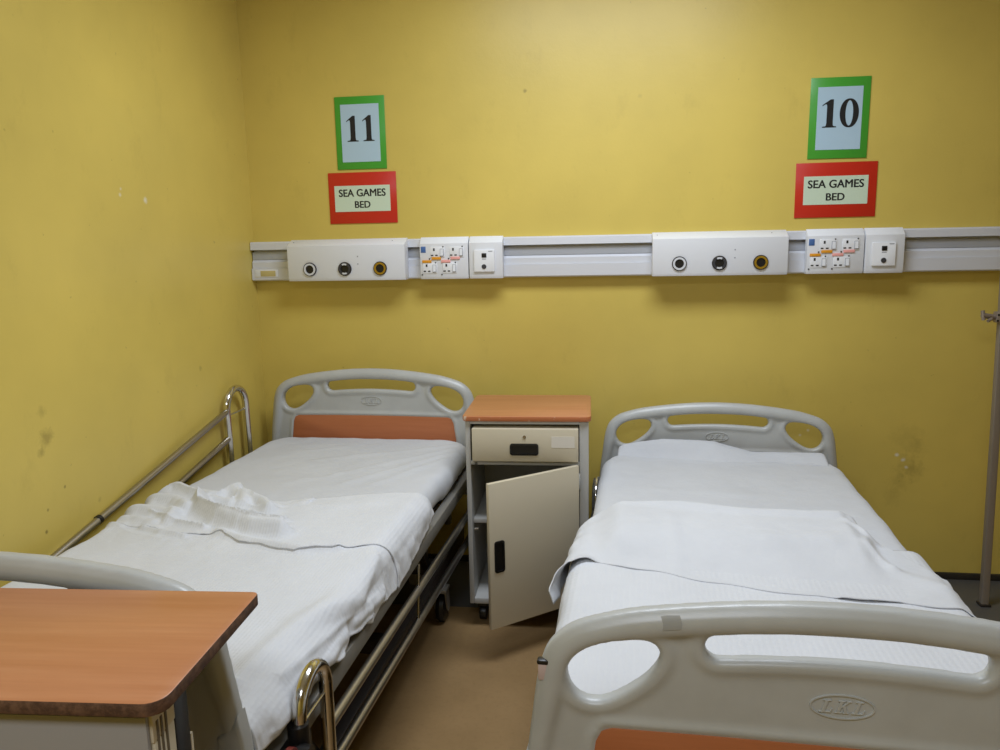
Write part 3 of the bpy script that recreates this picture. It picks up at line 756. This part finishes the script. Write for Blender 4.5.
WRR = [([(-.36, .785), (-.28, .795), (-.13, .83), (0, .862), (.2, .862), (.30, .85)], .012, .028), ([(.315, .86), (.325, .98), (.305, 1.06), (.34, 1.16)], .014, .016), ([(.29, .90), (.34, .98)], .010, .014),
       ([(-.2, .92), (-.18, 1.22)], .004, .02), ([(-.50, 1.28), (-.53, 1.38)], .018, .05), ([(-.40, 1.19), (-.30, 1.17), (-.1, 1.22), (.1, 1.27), (.3, 1.28)], -.008, .05), ([(.05, 1.08), (.20, 1.06)], .008, .04), ([(.35, 1.18), (.43, 1.25)], .008, .03),
       ([(-.52, 1.33), (-.47, 1.25), (-.42, 1.20)], .012, .022), ([(-.45, 1.05), (-.50, 1.25)], .007, .03), ([(.18, 1.345), (.30, 1.35)], .006, .012), ([(-.42, .95), (-.45, 1.2)], .006, .04)]
def hD(s, v, e):
    h = (hR(s, v, e)+.0038 if v > .97 else lerp(.0045, hR(s, v, e)+.0038, sstep(.85, .97, v))) + .0015*nz(s, v, 7, 31.)*(1-sstep(-.05, 0, v-pw(s, LOWR)))
    lump = sstep(.775, .82, v)*(1-sstep(1.02, 1.26, v))*sstep(-.44, -.33, s)*(1-sstep(.27, .345, s))
    h += .046*lump
    for line, hh, ww in WRR: h += hh*gauss_line(s, v, line, ww)
    if e > .03: h += .008*abs(nz(s*.5, v, 8, 39.))
    return h
SRD = lambda v, a: lerp(-.538, .585, a)
ds = cover('draw_sheet', .5835, .425, .044, SRD, lambda a, b: lerp(pw(lerp(-.538, .585, a), TOPR), pw(lerp(-.538, .585, a), LOWR)+.006*math.sin(a*40), b), 190, 110, hD, .003, M['gauze'], (BRx, BRy, 0), BRa, flare=.20, u0=.010)
tag(ds, 'folded white draw sheet lying across the middle of the right bed', 'sheet')
# bunched end of the top sheet against the right headboard
bm = bmesh.new(); G = []
TOPE = [(-.41, .592), (-.395, .612), (-.375, .624), (-.30, .638), (-.226, .650), (-.10, .650), (-.013, .645), (.075, .622), (.13, .606), (.25, .608), (.398, .610), (.43, .594)]
BOTV = [(-.42, .10), (-.30, .120), (-.13, .142), (.02, .160), (.22, .118), (.39, .145), (.44, .15)]
for i in range(121):
    u = lerp(-.402, .410, i/120); zt = pw(u, TOPE); vb = pw(u, BOTV)
    row = []
    for k in range(15):
        t = k/14; v = lerp(vb, .056, t); z = lerp(.583, zt, sstep(0, 1, t)) + .004*math.sin(PI*t) + .002*nz(u*2, t, 6, 8)
        row.append(bm.verts.new((u, -v, z)))
    for k in range(1, 5):
        row.append(bm.verts.new((u, -.056+.0*k, zt-.012*k)))
    G.append(row)
for A, B in zip(G, G[1:]):
    for k in range(len(A)-1): bm.faces.new((A[k], A[k+1], B[k+1], B[k]))
ob = bobj('rumpled_sheet', bm, M['sheet'], None, 70); ob.location = (BRx, BRy, 0); ob.rotation_euler = (0, 0, BRa)
md = ob.modifiers.new('thickness', 'SOLIDIFY'); md.thickness = .003
tag(ob, 'white sheet end bunched against the headboard of the right bed', 'sheet')

# ------------------------------------------------------------------ bedside cabinet
cab = thing('bedside_cabinet', 'cream and grey bedside cabinet with its door open between the beds', 'bedside cabinet', (-.2937, -.6269, 0), .0251)
# local: x across, +y to the wall (front face at y=0.01)
X0, X1, Yf, Yb, Zb, Zt = -.226, .227, .010, .395, .098, .817
bm = bmesh.new(); t_ = .018
add_box(bm, (X0, Yf, Zb), (X0+t_, Yb, Zt), .003); add_box(bm, (.193, Yf, Zb), (X1, Yb, Zt), .003)
add_box(bm, (X0+t_, Yb-.01, Zb), (.194, Yb, Zt), 0); add_box(bm, (X0+t_, Yf+.001, Zb), (.194, Yb-.01, Zb+.022), .002)
add_box(bm, (X0+t_, Yf+.001, Zt-.012), (.194, Yb-.01, Zt), .001); add_box(bm, (X0+t_, Yf+.002, .650), (.194, Yb-.01, .664), .001)
bobj('carcass', bm, M['cab_grey'], cab)
bm = bmesh.new(); add_box(bm, (X0+t_, Yf+.03, .412), (.194, Yb-.01, .430), .002); bobj('shelf', bm, M['cab_grey'], cab)
top = rrect(-.236, .236, 0, .405, .022)
bm = bmesh.new(); add_prism(bm, top, Zt, .836, 'z', .003); tp = bobj('top', bm, M['laminate'], cab, 30); tp.data.materials.append(M['edge_chip'])
for p in tp.data.polygons:
    if abs(p.normal.z) < .5: p.material_index = 1
bm = bmesh.new(); add_box(bm, (-.200, -.006, .668), (.190, .30, .792), .003); dr = bobj('drawer', bm, M['cream'], cab)
def recess_handle(name, lo, hi, y, parent):
    bm = bmesh.new(); r = min(hi[0]-lo[0], hi[1]-lo[1])*.22
    out, inn = rrect(lo[0], hi[0], lo[1], hi[1], r), rrect(lo[0]+.006, hi[0]-.006, lo[1]+.006, hi[1]-.006, r*.8)
    ys = (y+.004, y-.004)
    L = [[bm.verts.new((a, yy, b)) for a, b in P] for P, yy in ((out, ys[0]), (out, ys[1]), (inn, ys[1]-.001), (inn, y-.0008))]
    n = len(out)
    for A, B in zip(L, L[1:]):
        for k in range(n): bm.faces.new((A[k], A[(k+1) % n], B[(k+1) % n], B[k]))
    bm.faces.new(L[-1])
    return bobj(name, bm, M['black'], parent)
recess_handle('handle', (-.060, .693), (.045, .737), -.006, dr)
bm = bmesh.new(); add_ring(bm, (-.006, .762), 0, .006, -.004, -.0085, 16); bobj('lock', bm, M['steel'], dr)
bm = bmesh.new(); add_box(bm, (.092, -.0070, .722), (.176, -.0055, .764), 0); st = bobj('paper_label', bm, newmat('pale_label', (222, 216, 204), .6), dr)
# open door, hinged at the right
door = bpy.data.objects.new('door', None)
ang = math.atan2(.238, .303)
bm = bmesh.new(); add_box(bm, (-.384, -.016, .131), (0, .002, .660), .003); d = bobj('door', bm, M['cream'], cab)
bpy.data.objects.remove(door)
d.location = (.183, -.006, 0); d.rotation_euler = (0, 0, ang)
def dz6(): pass
recess_handle('handle', (-.366, .338), (-.326, .452), -.016, d)
for z in (.15, .60):
    bm = bmesh.new(); add_tube(bm, [(.004, -.008, z-.03), (.004, -.008, z+.03)], .006, 12); add_box(bm, (.004, .002, z-.028), (.016, .014, z+.028), .001); bobj('hinge', bm, M['steel'], d)
bm = bmesh.new(); add_box(bm, (X0+.03, .012, .648), (X0+.044, .026, .662), .002); bobj('catch', bm, M['black'], cab)
bm = bmesh.new(); add_tube(bm, [(X0+.018, .05, .385), (X0+.034, .05, .385)], .006, 10); add_tube(bm, [(X0+.03, .018, .107), (X0+.03, .018, .112)], .006, 10); bobj('peg', bm, M['steel'], cab)
for sx in (-1, 1):
    for y in (.085, .35):
        bm = bmesh.new(); add_tube(bm, [(sx*.185, y, .05), (sx*.185, y, .100)], .012, 12); add_box(bm, (sx*.185-.02, y-.02, .06), (sx*.185+.02, y+.02, .072), .003)
        n = 20; P = [(y+.0+.029*math.cos(2*PI*k/n), .0295+.029*math.sin(2*PI*k/n)) for k in range(n)]; add_prism(bm, P, sx*.185-.014, sx*.185+.014, 'x', .004); bobj('castor', bm, M['black'], cab)

# ------------------------------------------------------------------ overbed table in the left foreground
tb = thing('overbed_table', 'overbed table with an orange laminate top at the foot of the left bed', 'overbed table', (-.8665, -2.42, 0), math.radians(3.4))
topz = .915
def corner(cx, cy, r, a0, n=6): return [(cx+r*math.cos(math.radians(a0+90*k/n)), cy+r*math.sin(math.radians(a0+90*k/n))) for k in range(n+1)]
P = corner(.307, .137, .012, 0) + corner(-.60, .13, .02, 90) + corner(-.60, -.143, .02, 180) + corner(.288, -.135, .028, 270)
bm = bmesh.new(); add_prism(bm, P, topz-.0195, topz, 'z', .0025); tt = bobj('table_top', bm, M['laminate'], tb, 30); tt.data.materials.append(M['edge_dark'])
for p in tt.data.polygons:
    if p.normal.z < .5: p.material_index = 1
bm = bmesh.new()
add_box(bm, (-.58, -.138, .842), (.288, -.082, topz-.020), .003); add_box(bm, (-.58, -.136, .10), (-.52, -.084, .845), .004); add_box(bm, (.240, -.136, .10), (.288, -.084, .845), .004)
cs = bobj('casing', bm, M['cream'], tb)
bm = bmesh.new(); add_box(bm, (-.572, -.1455, .30), (.284, -.1375, topz-.031), .002); bobj('front_panel', bm, M['panel_grey'], tb)
bm = bmesh.new()
for y in (-.128, -.118, -.107): add_box(bm, (.2865, y-.0026, .55), (.2890, y+.0026, topz-.045), .0005)
bobj('side_slots', bm, newmat('slot_shadow_brown', (98, 86, 66), .6), cs)
bm = bmesh.new(); add_box(bm, (.250, -.0825, .12), (.287, -.046, topz-.022), .002); bobj('back_strip', bm, M['black'], tb)
bm = bmesh.new(); add_box(bm, (.262, -.0465, .12), (.2875, -.040, topz-.12), .002); bobj('back_channel', bm, M['cream'], tb)
bm = bmesh.new()
for x in (-.55, .262): add_box(bm, (x-.02, -.30, .055), (x+.02, .15, .10), .006)
add_box(bm, (-.55, -.125, .06), (.262, -.095, .10), .004); bs = bobj('base', bm, M['frame_grey'], tb)
for x in (-.55, .262):
    for y in (-.27, .12):
        n = 20; Pp = [(y+.026*math.cos(2*PI*k/n), .0275+.027*math.sin(2*PI*k/n)) for k in range(n)]
        bm = bmesh.new(); add_prism(bm, Pp, x-.012, x+.012, 'x', .004); add_tube(bm, [(x, y, .03), (x, y, .06)], .008, 10); bobj('castor', bm, M['black'], bs)

# ------------------------------------------------------------------ post at the right
ps = thing('steel_post', 'grey square steel post standing by the back wall at the right edge', 'post', (1.484, -.25, 0))
bm = bmesh.new(); add_prism(bm, rrect(-.0135, .0135, -.0135, .0135, .003, 3), .004, 2.72, 'z')
p = bobj('upright', bm, M['post'], ps, 40)
for v in p.data.vertices: v.co.x -= v.co.z*.0225
boxo('foot_plate', (-.020, -.020, .0025), (.020, .020, .012), M['dark_steel'], ps, .002)
def bracket():
    bm = bmesh.new(); x = 1.150*-.0225
    add_box(bm, (x-.026, -.0195, 1.130), (x+.020, .0195, 1.170), .004)
    add_tube(bm, [(x-.028, 0, 1.150), (x-.075, -.01, 1.158)], .010, 12); add_tube(bm, [(x-.070, -.012, 1.140), (x-.074, -.008, 1.176)], .007, 10); add_tube(bm, [(x-.045, -.02, 1.146), (x-.062, -.026, 1.138)], .006, 10)
    return bm
bk = bobj('bracket', bracket(), newmat('corroded_metal', (150, 138, 128), .5, .5), ps)
bm = bmesh.new(); x = 1.150*-.0225
for dx, dz in ((-.022, .010), (-.012, -.008), (-.002, .012), (.008, -.006), (.016, .010), (-.024, -.012)): add_ring(bm, (x+dx, 1.150+dz), 0, .0042, -.0190, -.0205, 10)
bobj('holes', bm, M['black'], bk)

# ------------------------------------------------------------------ lights
def area(name, loc, size, power, col, rot=(0, 0, 0)):
    l = bpy.data.lights.new(name, 'AREA'); l.shape = 'RECTANGLE'; l.size, l.size_y = size; l.energy = power; l.color = col
    o = bpy.data.objects.new(name, l); COL.objects.link(o); o.location = loc; o.rotation_euler = rot; return o
area('ceiling_lamp_or_fill', (.0, -1.15, HC-.06), (1.25, .55), 37, (.88, .965, 1.10))
area('ceiling_lamp_or_fill', (-.3, -3.9, HC-.06), (1.25, .55), 32, (.88, .965, 1.10))  # unseen fill light added behind the camera to brighten camera-facing surfaces
w = bpy.data.worlds.new('World'); SC.world = w; w.use_nodes = True
w.node_tree.nodes['Background'].inputs['Color'].default_value = (.8, .85, 1, 1); w.node_tree.nodes['Background'].inputs['Strength'].default_value = .05

# ------------------------------------------------------------------ camera
cam = bpy.data.cameras.new('camera'); co = bpy.data.objects.new('camera', cam); COL.objects.link(co)
f_px, pitch, yaw, roll = 776.4385, .1706, -.1397, -.0203
cy, sy, cp, sp = math.cos(yaw), math.sin(yaw), math.cos(pitch), math.sin(pitch)
fw = Vector((sy*cp, cy*cp, -sp)); rr = Vector((cy, -sy, 0)); uu = rr.cross(fw)
c_, s_ = math.cos(roll), math.sin(roll); r2 = rr*c_+uu*s_; u2 = uu*c_-rr*s_
mw = Matrix((( r2.x, u2.x, -fw.x, 0), (r2.y, u2.y, -fw.y, -3.367), (r2.z, u2.z, -fw.z, 1.4663), (0, 0, 0, 1)))
co.matrix_world = mw
cam.sensor_fit = 'HORIZONTAL'; cam.sensor_width = 36; cam.lens = 36*f_px/1000; cam.clip_start = .02
SC.camera = co
vs = SC.view_settings; vs.view_transform = 'Standard'; vs.look = 'None'; vs.gamma = 1; vs.exposure = 0
try: vs.use_curve_mapping = False
except Exception: pass
SC.cycles.use_denoising = True
